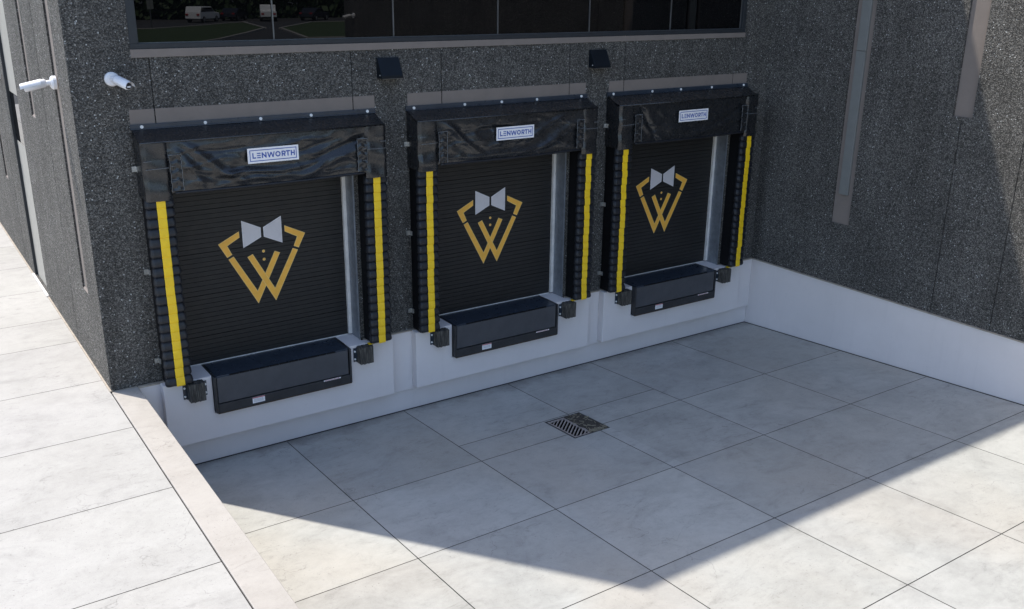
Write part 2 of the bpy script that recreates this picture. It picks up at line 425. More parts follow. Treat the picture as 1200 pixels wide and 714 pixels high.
# overhead doors
def circ(x, z, r, n=18): return [(x + r*math.cos(2*math.pi*k/n), z + r*math.sin(2*math.pi*k/n)) for k in range(n)]
def scale_poly(p, d):
    """inset a polygon by d (convex or not), counter-clockwise or clockwise"""
    k = len(p); out = []
    area = sum(p[i][0]*p[(i+1)%k][1]-p[(i+1)%k][0]*p[i][1] for i in range(k))
    s = 1 if area > 0 else -1
    for i in range(k):
        a, b_, c = Vector(p[i-1]), Vector(p[i]), Vector(p[(i+1)%k])
        e1 = (b_-a).normalized(); e2 = (c-b_).normalized()
        n1 = Vector((-e1.y, e1.x))*s; n2 = Vector((-e2.y, e2.x))*s
        bis = (n1+n2); bis = bis/max(.25, bis.length_squared)*2 if bis.length > 1e-6 else n1
        out.append(tuple(b_ + bis*d))
    return out
L_BOW = [(-.2585,3.01),(-.017,2.893),(-.018,2.769),(-.258,2.6565)]
L_COL = [(-.297,2.88),(-.296,2.80),(-.459,2.711),(-.406,2.592),(-.472,2.56),(-.572,2.746)]
V1 = [(-.459,2.535),(-.3905,2.565),(-.1165,2.066),(.145,2.562),(.2155,2.531),(-.1175,1.894)]
mir = lambda P: [(-a, b_) for a, b_ in P]
DY = .28
doors = []
for cx in CX:
    d = empty('overhead_door', (0,0,0)); d.parent = B; d.location = Vector((cx, DY, ZD)) - BOFF
    tag(d, label={CX[0]:'black ribbed door in the leftmost bay', CX[1]:'black ribbed door in the middle bay', CX[2]:'black ribbed door in the bay by the corner'}[cx])
    mb = MB(); rows = []; z = ZD+.013; k = 0
    xs0, xs1 = cx-1.18, cx+1.163
    rows.append((DY, z))
    while z < 4.0:
        big = (k % 9 == 5); gw = .010 if big else .0065; gd = .014 if big else .008
        z1 = z + .060 - gw
        rows += [(DY, z1), (DY+gd, z1+gw*.3), (DY+gd, z1+gw*.7), (DY, z1+gw)]
        z = z1 + gw; k += 1
    mb.grid([[(xs0, y, zz), (xs1, y, zz)] for y, zz in rows])
    world_part(mb, 'door_panel', M['door'], d)
    def em(name, poly, m1, m2, dy=0):
        poly = [(cx+a, b_) for a, b_ in poly]
        mb = MB(); mb.prism(poly, DY-.002-dy, DY-.0006, 1); mb.prism(scale_poly(poly, .006), DY-.0034-dy, DY-.0022-dy, 0)
        world_part(mb, name, [m1, m2], d)
    em('bow_tie', L_BOW, M['silver'], M['silveredge']); em('bow_tie', mir(L_BOW), M['silver'], M['silveredge'])
    em('collar', L_COL, M['gold'], M['goldedge']); em('collar', mir(L_COL), M['gold'], M['goldedge'])
    em('lapel', V1, M['gold'], M['goldedge']); em('lapel', mir(V1), M['gold'], M['goldedge'], .0016)
    em('button', circ(-.001, 2.58, .019), M['gold'], M['goldedge']); em('button', circ(-.001, 2.473, .019), M['gold'], M['goldedge'])
    mb = MB(); mb.box(cx-1.13, cx+1.10, DY-.010, DY-.002, ZD+.003, ZD+.0125)
    world_part(mb, 'bottom_seal', M['alu'], d)
    mb = MB(); mb.box(cx+1.105, cx+1.150, DY-.05, DY-.006, ZD+.024, 3.88)
    world_part(mb, 'weather_strip', M['alu'], d)
    # galvanised jamb linings
    mb = MB()
    mb.box(cx+1.151, cx+1.161, -.008, DY-.004, ZD+.004, 3.89); mb.box(cx+1.138, cx+1.151, -.008, -.001, ZD+.004, 3.89)
    for zz in (1.75, 2.6): mb.box(cx+1.146, cx+1.1505, .03, .06, zz, zz+.05)
    world_part(mb, 'jamb_lining', M['galv'], d)
    mb = MB(); mb.box(cx-1.161, cx-1.151, .04, DY-.004, ZD+.004, 3.89)
    world_part(mb, 'jamb_lining', M['galv'], d)

# light channel in the wing's narrow recess
mb = MB(); mb.box(-.004, .034, -1.855, -1.69, 2.70, 4.93); mb.box(-.004, .034, -1.855, -1.69, 4.937, 9.4)
ch = mb.build('wall_channel', simple('channel_grey', (.20,.205,.195), .5, .1, var=.06), None, bevel=.004)
tag(ch, 'long narrow grey metal channel standing in the thin recess of the shaded right wall', 'metal channel')

# ------------------------------------------------------------------ dock shelters
PITCHZ = .1145
def shelter_static(root):
    def P(mb, name, m, **k): return mb.build(name, m, root, **k)
    Z = lambda z: z - ZD
    # hood top and sides
    mb = MB()
    mb.prism([(-1.5, Z(4.285)), (1.485, Z(4.285)), (1.485, Z(4.27)), (-1.5, Z(4.27))], -.004, -.003) if 0 else None
    rows = []
    for i in range(9):
        t = i/8; y = -.008 - t*.300; z = 4.285 - .125*t - .012*math.sin(math.pi*t)
        rows.append([(x, y, Z(z) + .006*noise.noise(Vector((x*2.3, y*9, root.location.x)))) for x in [-1.5 + 2.985*j/60 for j in range(61)]])
    mb.grid(rows)
    mb.box(-1.497, 1.482, -.30, -.01, Z(4.12), Z(4.145))
    P(mb, 'hood_top', M['vinyl'], smooth=True)
    mb = MB(); mb.box(-1.512, 1.497, -.032, -.0065, Z(4.262), Z(4.325)); mb.box(-1.512, 1.497, -.045, -.0325, Z(4.268), Z(4.280))
    P(mb, 'mounting_bar', M['steel'], bevel=.003)
    for s in (-1, 1):
        xo = -1.498 if s < 0 else 1.484
        mb = MB()
        mb.prism([(0,0),(0,0),(0,0)], 0, 0) if 0 else None
        a, b_ = (xo, xo+.012) if s < 0 else (xo-.012, xo)
        n = len(mb.v)
        pr = [(-.008, 3.52), (-.29, 3.52), (-.295, 4.14), (-.008, 4.26)]
        mb.v += [(a, y, Z(z)) for y, z in pr] + [(b_, y, Z(z)) for y, z in pr]
        for q in ((0,1,2,3),(7,6,5,4),(0,4,5,1),(1,5,6,2),(2,6,7,3),(3,7,4,0)): mb.f.append(tuple(n+i for i in q)); mb.m.append(0)
        P(mb, 'hood_side', M['vinyl'])
    mb = MB()   # rolled front lip of the hood
    mb.tube([(-1.5, -.306, Z(4.153)), (1.485, -.306, Z(4.153))], .012, 8)
    P(mb, 'hood_lip', M['vinyl'], smooth=True)

def pleat_rows(x0, x1, yb, z0, n, amp, side, jit, seed, edge=.03, inset=0):
    r = random.Random(seed); rows = []
    for k in range(n):
        zb = z0 + k*PITCHZ; j = r.uniform(-jit, jit); am = amp*r.uniform(.8, 1.0)
        for t, o in ((0.0, 0), (.05, .62), (.16, .95), (.36, 1.0), (.62, .82), (.84, .5), (.96, .12)):
            z = zb + t*PITCHZ; off = am*o
            a, b_ = x0 - side*off*.7 + j, x1 + side*off*.7 + j
            y = yb - off
            if side:
                rows.append([(a, -.235, z), (a, y+edge, z), (a+edge*.35, y+edge*.3, z), (a+edge, y, z), ((a+b_)/2, y-.004, z), (b_-edge, y, z), (b_-edge*.35, y+edge*.3, z), (b_, y+edge, z), (b_, -.235, z)])
            else:
                rows.append([(a, y+.003, z), (a+.006, y, z), (b_-.006, y, z), (b_, y+.003, z)])
    return rows

def make_side_pad(root, s, seed, jit):
    Z = lambda z: z - ZD
    # core
    mb = MB()
    a, b_ = sorted((s*1.488, s*1.205))
    mb.box(a+.012, b_-.012, -.27, -.004, Z(1.232), Z(4.12))
    core = mb.build('side_pad', M['core'], root, bevel=.01)
    mb = MB(); rows = pleat_rows(a, b_, -.276, Z(1.236), 20, .030, 1, .002, seed)
    mb.grid(rows); 
    mb.build('pleated_cover', M['vinyl2'], core)
    c = s*1.342
    mb = MB()
    rows = pleat_rows(c-.050, c+.050, -.3115, Z(1.236), 20, .009, 0, jit, seed)   # follows the same pleats
    mb.grid(rows)
    # back sheet so the stripe has body
    mb.build('yellow_stripe', M['yellow'], core)
    for zz in (3.83, 2.62, 1.50):
        mb = MB(); x = s*1.488
        x0, x1 = sorted((x, x + s*.055))
        mb.box(x0, x1, -.016, -.002, Z(zz-.03), Z(zz+.03)); 
        x0, x1 = sorted((x-s*.004, x + s*.012)); mb.box(x0, x1, -.07, -.0165, Z(zz-.03), Z(zz+.03))
        mb.tube([(x+s*.035, -.017, Z(zz)), (x+s*.035, -.028, Z(zz))], .010, 8)
        mb.build('clip', M['clip'], core)
    if s > 0:
        mb = MB(); mb.box(s*1.205-.03, s*1.205+.05, -.25, -.19, Z(1.221), Z(1.231))
        mb.build('strap_end', M['yellow'], core)

FOLDS = {   # per shelter: (x, z, angle, width, length, depth)
 0: [(-.75,3.95,-.62,.05,.9,.026),(-.45,3.72,-.35,.045,.8,.022),(-.2,3.68,-.05,.03,.6,.018),(.15,3.78,.12,.03,.7,.02),(.75,3.72,.42,.055,.7,.024),(.9,3.93,.5,.04,.5,.02),(-.95,3.75,-.9,.06,.5,.02),(.35,3.95,.1,.035,.6,.014),(-.2,3.6,.05,.03,.8,.012),(-.6,4.06,-.1,.02,.5,.012)],
 1: [(-.8,3.92,-.55,.045,.7,.028),(-.55,3.75,-.75,.05,.5,.026),(-.25,3.93,-.08,.03,.7,.02),(.2,3.70,.1,.04,.8,.018),(.8,3.8,.6,.06,.6,.017),(-.05,3.78,.25,.03,.5,.018),(.55,3.92,.3,.035,.5,.02),(-.45,3.62,-.2,.03,.5,.014)],
 2: [(-.9,3.85,-.85,.05,.6,.026),(-.7,3.7,-.5,.04,.5,.016),(.2,3.72,.05,.05,1.0,.014),(.95,3.95,.6,.04,.5,.016),(-.2,3.68,-.12,.03,.5,.012)]}
def fold_y(i, x, z):
    y = 0
    for fx, fz, a, w, l, d in FOLDS[i]:
        dx, dz = x-fx, z-fz
        u = dx*math.cos(a) + dz*math.sin(a); v = -dx*math.sin(a) + dz*math.cos(a) + .06*math.sin(u*3.1+fx*7)
        y += d*math.exp(-(v/w)**2)*math.exp(-(u/l)**4*3) * (1 if int((fx+3)*10) % 3 else -.8)
    p = Vector((x*1.4, z*3.2, i*11.3))
    y += .014*noise.noise(p) + .007*noise.noise(p*2.7) + .0025*noise.noise(p*7.1)
    # sharp little creases
    q = noise.noise(Vector((x*2.1+z*1.3, z*5.5-x*.8, i*5.7)))
    y += .007*(1-min(1, abs(q)*5))
    return y
def make_curtain(root, i):
    Z = lambda z: z - ZD
    mb = MB(); rows = []
    NX, NZ = 170, 46
    for b_ in range(NZ+1):
        t = b_/NZ; row = []
        for a in range(NX+1):
            s = a/NX; x = -1.215 + 2.43*s
            zt = 4.148; zb = 3.578 - .012*math.sin(math.pi*s)
            z = zt + (zb-zt)*t
            env = min(1, t*6)*min(1, (1-t)*5+.35)
            y = -.303 - .010*t - env*1.45*fold_y(i, x, z)
            row.append((x, y, Z(z)))
        rows.append(row)
    mb.grid(rows)
    cur = mb.build('head_curtain', M['vinyl'], root, smooth=True)
    mb = MB()
    mb.tube([(x, -.318-.35*fold_y(i, x, 3.58), Z(3.575 - .012*math.sin(math.pi*(x+1.17)/2.34))) for x in [-1.17 + 2.34*k/60 for k in range(61)]], .016, 8)
    mb.build('hem', M['vinyl2'], cur, smooth=True)
    # corner flaps
    for s in (-1, 1):
        mb = MB(); rows = []
        for b_ in range(31):
            t = b_/30; z = 4.15 - (4.15-3.50)*t; row = []
            for a in range(17):
                u = a/16; x = s*(1.492 - .292*u)
                y = -.322 + .014*noise.noise(Vector((x*5, z*6, i*3+s))) - .008*math.cos(z*22+x*3) * (1 if t > .25 else .2) - .010*t
                if u < .12: y += .03*(1-u/.12)
                if u > .86: y += .03*(u-.86)/.14
                row.append((x, y, Z(z)))
            rows.append(row if s < 0 else row[::-1])
        mb.grid(rows)
        fl = mb.build('corner_flap', M['vinyl'], root, smooth=True)
        mb = MB()
        for (xa, za, xb, zb) in ((1.48, 3.955, 1.40, 3.957), (1.47, 3.865, 1.22, 3.87)):
            mb.tube([(s*xa, -.332, Z(za)), (s*(xa+xb)/2, -.336, Z((za+zb)/2-.002)), (s*xb, -.334, Z(zb))], .0038, 5)
        mb.build('seam', M['stitch'], fl)
        # gathered strap
        mb = MB(); rows = []
        for b_ in range(41):
            t = b_/40; z = 4.005 - .40*t
            row = [(s*(1.205 - .125*a/8 + .004*math.sin(z*60)), -.333 - .014*abs(math.sin(z*31 + i + .5*math.sin(a))) + .004*noise.noise(Vector((a*.6, z*30, i))), Z(z)) for a in range(9)]
            rows.append(row if s < 0 else row[::-1])
        mb.grid(rows)
        st = mb.build('gathered_strap', M['vinyl'], root, smooth=True)
        mb = MB()
        yy = -.3505
        mb.tube([(s*1.215, yy, Z(3.985)), (s*1.215, yy, Z(4.008)), (s*1.075, yy, Z(4.012)), (s*1.072, yy, Z(3.985))], .0036, 5)
        mb.tube([(s*(1.080+.003*math.sin(k*2.1)), yy, Z(3.985-.385*k/12)) for k in range(13)], .0032, 5)
        mb.tube([(s*(1.206+.003*math.sin(k*1.7)), yy, Z(3.985-.385*k/12)) for k in range(13)], .0026, 5)
        for zz in (3.89, 3.74):
            mb.tube([(s*1.20, yy, Z(zz)), (s*1.17, yy-.001, Z(zz-.006)), (s*1.14, yy, Z(zz-.004))], .0025, 5)
        mb.build('stitching', M['stitch'], st)
    # name patch
    mb = MB(); mb.box(-.315, .31, -.352, -.3485, Z(3.83), Z(4.008))
    ox, oz = {0: (-.005, 0), 1: (.005, -.006), 2: (-.01, .01)}[i]
    mb.v = [(x+ox, y, z+oz) for x, y, z in mb.v]
    pa = mb.build('name_patch', M['patch'], root)
    mb = MB(); y0, y1 = -.3532, -.3522
    bx0, bx1, bz0, bz1, w = -.290, .285, 3.852, 3.986, .009
    mb.box(bx0, bx1, y0, y1, Z(bz0), Z(bz0+w)); mb.box(bx0, bx1, y0, y1, Z(bz1-w), Z(bz1))
    mb.box(bx0, bx0+w, y0, y1, Z(bz0+w), Z(bz1-w)); mb.box(bx1-w, bx1, y0, y1, Z(bz0+w), Z(bz1-w))
    h = .064; zc = 3.887; cw = .0135
    cnt = [0]
    def stroke(xa, za, xb, zb, w=cw):
        a, b_ = Vector((xa, za)), Vector((xb, zb)); d = (b_-a).normalized(); n = Vector((-d.y, d.x))*w/2
        cnt[0] += 1; yy = y0 - .0003*(cnt[0] % 4)
        mb.prism([tuple(p) for p in (a-n+Vector((0,Z(zc))), b_-n+Vector((0,Z(zc))), b_+n+Vector((0,Z(zc))), a+n+Vector((0,Z(zc))))], yy, y1+.0001*(cnt[0] % 4))
    def arc(cx_, cz_, r, t0, t1, n=14, w=cw):
        P = [(cx_+r*math.cos(t0+(t1-t0)*k/n), cz_+r*math.sin(t0+(t1-t0)*k/n)) for k in range(n+1)]
        out = [(cx_+(r+w/2)*math.cos(t0+(t1-t0)*k/n), cz_+(r+w/2)*math.sin(t0+(t1-t0)*k/n)) for k in range(n+1)]
        inn = [(cx_+(r-w/2)*math.cos(t0+(t1-t0)*k/n), cz_+(r-w/2)*math.sin(t0+(t1-t0)*k/n)) for k in range(n+1)]
        for k in range(n):
            mb.face([(out[k][0], y0-.0006, Z(zc+out[k][1])), (out[k+1][0], y0-.0006, Z(zc+out[k+1][1])), (inn[k+1][0], y0-.0006, Z(zc+inn[k+1][1])), (inn[k][0], y0-.0006, Z(zc+inn[k][1]))])
    e = cw/2
    stroke(-.258+e, 0, -.258+e, h); stroke(-.258, e, -.215, e)                                   # L
    for q in (e, h/2, h-e): stroke(-.203, q, -.158, q, .0115)                                    # E as three bars
    stroke(-.145+e, 0, -.145+e, h); stroke(-.088-e, 0, -.088-e, h); stroke(-.141, h-.004, -.092, .004)   # N
    for xa, za, xb, zb in ((-.078+e, h, -.055, 0), (-.055, 0, -.032, h*.95), (-.032, h*.95, -.009, 0), (-.009, 0, .014-e, h)): stroke(xa, za, xb, zb, .0125)  # W
    arc(.052, h/2, h/2-e, 0, 2*math.pi, 24)                                                       # O
    stroke(.098+e, 0, .098+e, h); stroke(.098, h-e, .126, h-e); stroke(.098, h*.42, .126, h*.42)
    arc(.126, (h-e+h*.42)/2, (h-e-h*.42)/2, -math.pi/2, math.pi/2, 10); stroke(.122, h*.42, .140, 0)   # R
    stroke(.150, h-e, .202, h-e); stroke(.176, 0, .176, h)                                        # T
    stroke(.212+e, 0, .212+e, h); stroke(.262-e, 0, .262-e, h); stroke(.214, h/2, .26, h/2)       # H
    mb.v = [(x+ox, y, z+oz) for x, y, z in mb.v]
    mb.build('lettering', M['blue'], pa)

SH_LABEL = ['black padded dock shelter of the leftmost bay, nearest the pavement',
            'black padded dock shelter around the middle bay, between the other two',
            'black padded dock shelter of the rightmost bay, beside the wall corner']
for i, cx in enumerate(CX):
    root = empty('dock_shelter', (cx, 0, ZD), label=SH_LABEL[i], cat='dock shelter', group='dock shelters around the three loading doors')
    shelter_static(root)
    for s in (-1, 1): make_side_pad(root, s, 3 + i*2 + s, (.002, .006, .007)[i])
    make_curtain(root, i)
    for x in ((-1.39, -.68, -.02, .62, 1.38), (-1.40, -.62, -.02, .58, 1.38), (-1.40, -.62, -.02, .66, 1.40))[i]:
        mb = MB(); mb.tube([(x, -.0325, 4.298-ZD), (x, -.043, 4.298-ZD)], .019, 10)
        mb.build('screw_cap', M['bolt'], root)

# ------------------------------------------------------------------ dock levelers
def make_leveler():
    root = empty('dock_leveler', (CX[0], -.2, .73))
    oy, oz = -.2, .73
    def P(mb, name, m, parent=root, **k):
        mb.v = [(x, y-oy, z-oz) for x, y, z in mb.v]; return mb.build(name, m, parent, **k)
    L, R = -.93, .91
    mb = MB(); mb.box(L+.035, R-.035, -.222, .273, 1.207, 1.221)
    mb.box(L+.035, R-.035, -.2225, -.216, 1.19, 1.2065)
    deck = P(mb, 'deck_plate', M['steel'], bevel=.003)
    mb = MB()
    for k in range(11): mb.box(L+.20+.13*k, L+.318+.13*k, -.2395, -.2226, 1.2065, 1.2225)
    P(mb, 'hinge_cover', M['core'], deck)
    mb = MB(); mb.box(L+.037, R-.047, -.238, -.2275, .864, 1.206)
    P(mb, 'lip_plate', M['lip'], bevel=.004)
    mb = MB()
    mb.box(L, L+.028, -.245, .262, .735, 1.219); mb.box(R-.028, R, -.245, .262, .735, 1.219)
    mb.box(L+.0302, R-.0302, -.245, -.172, .735, .852)
    mb.box(L+.0302, R-.0302, -.200, -.172, .8525, 1.20)
    P(mb, 'pit_frame', M['rail'], bevel=.004)
    mb = MB(); mb.box(L+.02, R-.005, -.242, -.174, .722, .7345)  # brown strip painted in for the shadow below the frame
    P(mb, 'under_frame_shade', M['rust_shade'])
    mb = MB(); mb.box(-.47, -.31, -.2475, -.2455, .763, .842)
    st = P(mb, 'warning_label', M['patch'])
    mb = MB(); mb.box(-.469, -.311, -.2488, -.2478, .829, .841); P(mb, 'label_header', M['red'], st)
    mb = MB()
    for q in (.815, .803, .791, .779): mb.box(-.455, -.33, -.2485, -.2478, q, q+.004)
    P(mb, 'label_text', M['print'], st)
    mb = MB(); mb.box(.50, .74, -.2475, -.2455, .835, .8515)
    mb.v = [(x, y, z) for x, y, z in mb.v]
    s2 = P(mb, 'warning_strip', M['patch'])
    mb = MB(); x = .515
    r = random.Random(3)
    while x < .72:
        w = r.uniform(.008, .02); mb.box(x, x+w, -.2486, -.2478, .839, .848); x += w + .006
    P(mb, 'strip_text', M['red'], s2)
    for x in (L+.01, R-.015):
        mb = MB(); mb.tube([(x, -.2455, .79), (x, -.251, .79)], .008, 8); P(mb, 'bolt', M['rust_shade'])
    return root
lev = make_leveler()
LV_LABEL = ['dark steel dock leveler with white sticker, under the leftmost door',
            'dark steel dock leveler with white sticker, under the middle door',
            'dark steel dock leveler with white sticker, under the door beside the corner']
for i, cx in enumerate(CX):
    o = lev if i == 0 else copy_tree(lev)
    o.location = (cx, -.2, .73)
    tag(o, LV_LABEL[i], 'dock leveler', 'dock levelers under the three doors')

# ------------------------------------------------------------------ bumpers
def make_bumper(s):
    root = empty('dock_bumper', (0, -.17, .97))
    mb = MB(); mb.box(-.105, .105, -.012, -.001, .01, .225)
    pl = mb.build('mounting_plate', M['steel'], root, bevel=.002)
    for x in (-.145, .145):
        a, b_ = sorted((x, x*.73)); mb = MB(); mb.box(a, b_, -.010, -.001, .02, .215)
        mb.build('bracket', M['steel'], root, bevel=.002)
    mb = MB(); n = 9
    for k in range(n):
        a = -.095 + .19*k/n
        dz = .003*math.sin(k*2.3); dy = .004*math.sin(k*1.7+1)
        mb.box(a+.001, a+.19/n-.001, -.135+dy, -.0125, .008+dz, .243+dz)
    mb.build('rubber_block', M['rubber'], root)
    for x in (-.127, .127):
        for z in (.06, .17):
            mb = MB(); mb.tube([(x, -.0102, z), (x, -.024, z)], .0135, 8)
            mb.build('bolt', M['bolt'], root)
    return root
bp = make_bumper(1)
first = True
side = (('left', -1.150), ('right', 1.115))
wh = ('leftmost', 'middle', 'rightmost')
for i, cx in enumerate(CX):
    for nm, dx in side:
        o = bp if first else copy_tree(bp); first = False
        o.location = (cx+dx, -.17, .97)
        tag(o, 'laminated black rubber bumper at the %s end of the %s dock leveler' % (nm, wh[i]), 'dock bumper', 'rubber bumpers beside the dock levelers')

# ------------------------------------------------------------------ wall lights
def make_light():
    root = empty('wall_light', (0, 0, 4.70))
    mb = MB(); n = 0
    prof = [(-.002, .25), (-.035, .25), (-.150, .035), (-.150, .0), (-.002, .0)]
    for x in (-.15, .15): mb.v += [(x, y, z) for y, z in prof]
    k = len(prof)
    mb.f.append(tuple(range(k))); mb.f.append(tuple(range(2*k-1, k-1, -1)))
    for i in range(k): mb.f.append((i, k+i, k+(i+1) % k, (i+1) % k))
    mb.m += [0]*(k+2)
    h = mb.build('housing', M['fixture'], root, bevel=.004)
    mb = MB(); mb.box(-.13, .13, -.135, -.02, -.008, -.0005)
    mb.build('lens_plate', M['mullion'], root)
    mb = MB()
    for x in (-.153, .153): mb.tube([(x-.003, -.10, .04), (x+.003, -.10, .04)], .008, 8)
    mb.build('screw', M['bolt'], root)
    return root
wl = make_light()
for i, (x, lb) in enumerate(((-7.165, 'black wedge wall light above the gap between the left and middle shelters'), (-3.74, 'black wedge wall light above the gap between the middle and right shelters'))):
    o = wl if i == 0 else copy_tree(wl); o.location = (x, 0, 4.70)
    tag(o, lb, 'wall light', 'wedge wall lights above the docks')

# ------------------------------------------------------------------ cameras
def make_camera():
    """wall at y=0 facing -y, body points along -y local"""
    root = empty('security_camera', (0,0,0))
    mb = MB(); mb.tube([(0,-.001,0),(0,-.035,0),(0,-.055,0)], [.075,.075,.06], 24); mb.build('base', M['camw'], root, smooth=False)
    mb = MB(); mb.tube([(0,-.05,0),(0,-.09,0),(0,-.12,-.012)], [.032,.028,.03], 14); mb.build('bracket', M['camw'], root, smooth=True)
    mb = MB(); mb.tube([(0,-.10,.0),(0,-.112,.0),(0,-.31,-.045),(0,-.33,-.05)], [.03,.047,.047,.043], 18); body = mb.build('housing', M['camw'], root, smooth=True)
    mb = MB(); rows = []
    for yy, zz in ((-.15, -.008), (-.365, -.057)):
        rows.append([(.054*math.cos(t), yy, zz+.054*math.sin(t)) for t in [math.pi*(.0+k/12) for k in range(13)]])
    mb.grid(rows); rows = [[(x*.93, y, z-.003) for x, y, z in r] for r in rows]; mb.grid(rows)
    mb.build('sun_shield', M['camw'], root, smooth=True)
    mb = MB(); mb.tube([(0,-.3305,-.0502),(0,-.334,-.051)], .037, 16); l = mb.build('lens', M['camd'], root)
    mb = MB(); mb.box(-.02, .02, -.337, -.3345, -.068, -.05); mb.build('sensor', M['camw'], l)
    return root
c0 = make_camera()
def place_cam(o, loc, rz, tilt, lb, turn=0):
    o.location = loc; o.rotation_euler = (tilt, 0, rz); o.scale = (1.02,)*3
    for ch in o.children:
        if ch.name.split('.')[0] != 'base':
            ch.matrix_local = Matrix.Translation((0,-.05,0)) @ Matrix.Rotation(turn, 4, 'Z') @ Matrix.Translation((0,.05,0))
    tag(o, lb, 'security camera', 'white bullet cameras on the walls')
cams = [c0] + [copy_tree(c0) for _ in range(3)]
place_cam(cams[0], (-10.50, 0, 4.83), 0, 0, 'white bullet camera on the dock wall, left of the leftmost shelter', turn=.35)
place_cam(cams[1], (XL, .82, 4.74), -math.pi/2, 0, 'white bullet camera sticking out from the side wall near the building corner', turn=-.15)
place_cam(cams[2], (XL, 5.95, 4.42), -math.pi/2, 0, 'white bullet camera farthest along the side wall, cut by the photo edge', turn=-.1)
place_cam(cams[3], (0, -16.2, 4.85), -math.pi/2, 0, 'white bullet camera near the far end of the right wall, seen mirrored in the window', turn=0)

# ------------------------------------------------------------------ ground
def sub(r, h):
    x0,x1,y0,y1 = r; a0,a1,b0,b1 = h
    if a1 <= x0 or a0 >= x1 or b1 <= y0 or b0 >= y1: return [r]
    out = []
    if a0 > x0: out.append((x0, a0, y0, y1))
    if a1 < x1: out.append((a1, x1, y0, y1))
    xa, xb = max(x0,a0), min(x1,a1)
    if b0 > y0: out.append((xa, xb, y0, b0))
    if b1 < y1: out.append((xa, xb, b1, y1))
    return out
DR = (-5.72, -5.115, -2.295, -1.605)
def pit_z(y): return -SLOPE*y
mb = MB()
xs = [-10.628, -8.85, -7.085, -5.285, -3.665, -1.87, -.052]
ys = [-.036, -2.135, -3.71, -5.30, -6.93, -8.55, -10.2, -11.8, -13.4, -15.0, -16.6, -18.5]
gp = .0105
for i in range(len(xs)-1):
    for j in range(len(ys)-1):
        yy = [ys[j], ys[j+1]]
        if j == 0 and i in (2, 3): yy = [ys[0], -1.575, ys[1]]
        for a in range(len(yy)-1):
            r = (xs[i]+gp/2, xs[i+1]-gp/2, yy[a+1]+gp/2, yy[a]-gp/2)
            for x0,x1,y0,y1 in sub(r, DR):
                mb.face([(x0,y0,pit_z(y0)),(x1,y0,pit_z(y0)),(x1,y1,pit_z(y1)),(x0,y1,pit_z(y1))])
for x0,x1,y0,y1 in sub((-10.63, -.001, -18.6, .0), DR):
    mb.face([(x0,y0,pit_z(y0)-.022),(x1,y0,pit_z(y0)-.022),(x1,y1,pit_z(y1)-.022),(x0,y1,pit_z(y1)-.022)], 1)
mb.face([(-10.628,-.0365,.0015),(-.0005,-.0365,.0015),(-.0005,-.0005,-.0005),(-10.628,-.0005,-.0005)], 1)
mb.face([(-.0525,-18.5,pit_z(-18.5)-.001),(-.0145,-18.5,pit_z(-18.5)-.001),(-.0145,-.037,.0015),(-.0525,-.037,.0015)], 1)
tag(mb.build('pit_floor', [M['floor'], M['gap']], tone=.12), kind='structure')
# drain
dr = empty('drain_grate', (-5.4175, -1.95, pit_z(-1.95)), label='square cast iron drain grate half covered with leaf litter in the pit floor', cat='drain grate')
dr.rotation_euler = (-math.atan(SLOPE), 0, 0)
mb = MB(); hx, hy = .3, .343
mb.box(-hx, hx, -hy, hy, -.16, -.15); mb.box(-hx, -hx+.004, -hy, hy, -.15, -.02); mb.box(hx-.004, hx, -hy, hy, -.15, -.02); mb.box(-hx, hx, -hy, -hy+.004, -.15, -.02); mb.box(-hx, hx, hy-.004, hy, -.15, -.02)
mb.build('sump', M['void'], dr)
mb = MB(); w = .022
mb.box(-hx, hx, -hy, -hy+w, -.02, .002); mb.box(-hx, hx, hy-w, hy, -.02, .002); mb.box(-hx, -hx+w, -hy+w, hy-w, -.02, .002); mb.box(hx-w, hx, -hy+w, hy-w, -.02, .002)
mb.build('rim', M['rail'], dr, bevel=.002)
mb = MB(); ax, ay = hx-w-.003, hy-w-.003
mb.box(-ax, ax, -ay, -ay+.022, -.018, -.001); mb.box(-ax, ax, ay-.022, ay, -.018, -.001); mb.box(-ax, -ax+.022, -ay+.022, ay-.022, -.018, -.001); mb.box(ax-.022, ax, -ay+.022, ay-.022, -.018, -.001)
mb.box(-.015, .01, -ay+.022, ay-.022, -.018, -.0015)
for side in (-1, 1):
    xa, xb = (-ax+.022, -.015) if side < 0 else (.01, ax-.022)
    k = 0; yy = -ay-.25
    while yy < ay:
        # slanted bar, clipped to the panel
        sl = .9*side
        P0 = []
        n_ = 8
        for q in range(n_):
            x0 = xa + (xb-xa)*q/n_; x1 = xa + (xb-xa)*(q+1)/n_
            y0 = yy + (x0-xa)*abs(sl); y1 = yy + (x1-xa)*abs(sl)
            if side > 0: y0 = yy + (xb-x0)*abs(sl); y1 = yy + (xb-x1)*abs(sl)
            lo, hi = -ay+.022, ay-.022
            c = lambda v: min(hi, max(lo, v))
            p = [(x0, c(y0)), (x1, c(y1)), (x1, c(y1+.021)), (x0, c(y0+.021))]
            if abs(p[3][1]-p[0][1]) < 1e-4 and abs(p[2][1]-p[1][1]) < 1e-4: continue
            mb.flat(p, -.018, -.002)
        yy += .064
mb.build('grate', M['iron'], dr)
mb = MB(); rows = []
for a in range(25):
    rows.append([])
    for b_ in range(37):
        x = -.0 + (ax)*a/24; y = -ay + 2*ay*b_/36
        edge = .03*noise.noise(Vector((0, y*9, 3))) 
        rows[-1].append((x + (edge if a == 0 else 0), y, .0015 + .010*abs(noise.noise(Vector((x*25, y*25, 1)))) + .006*noise.noise(Vector((x*60, y*60, 5)))))
mb.grid(rows); lit = mb.build('leaf_litter', M['debris'], dr)
mb = MB(); r = random.Random(5)
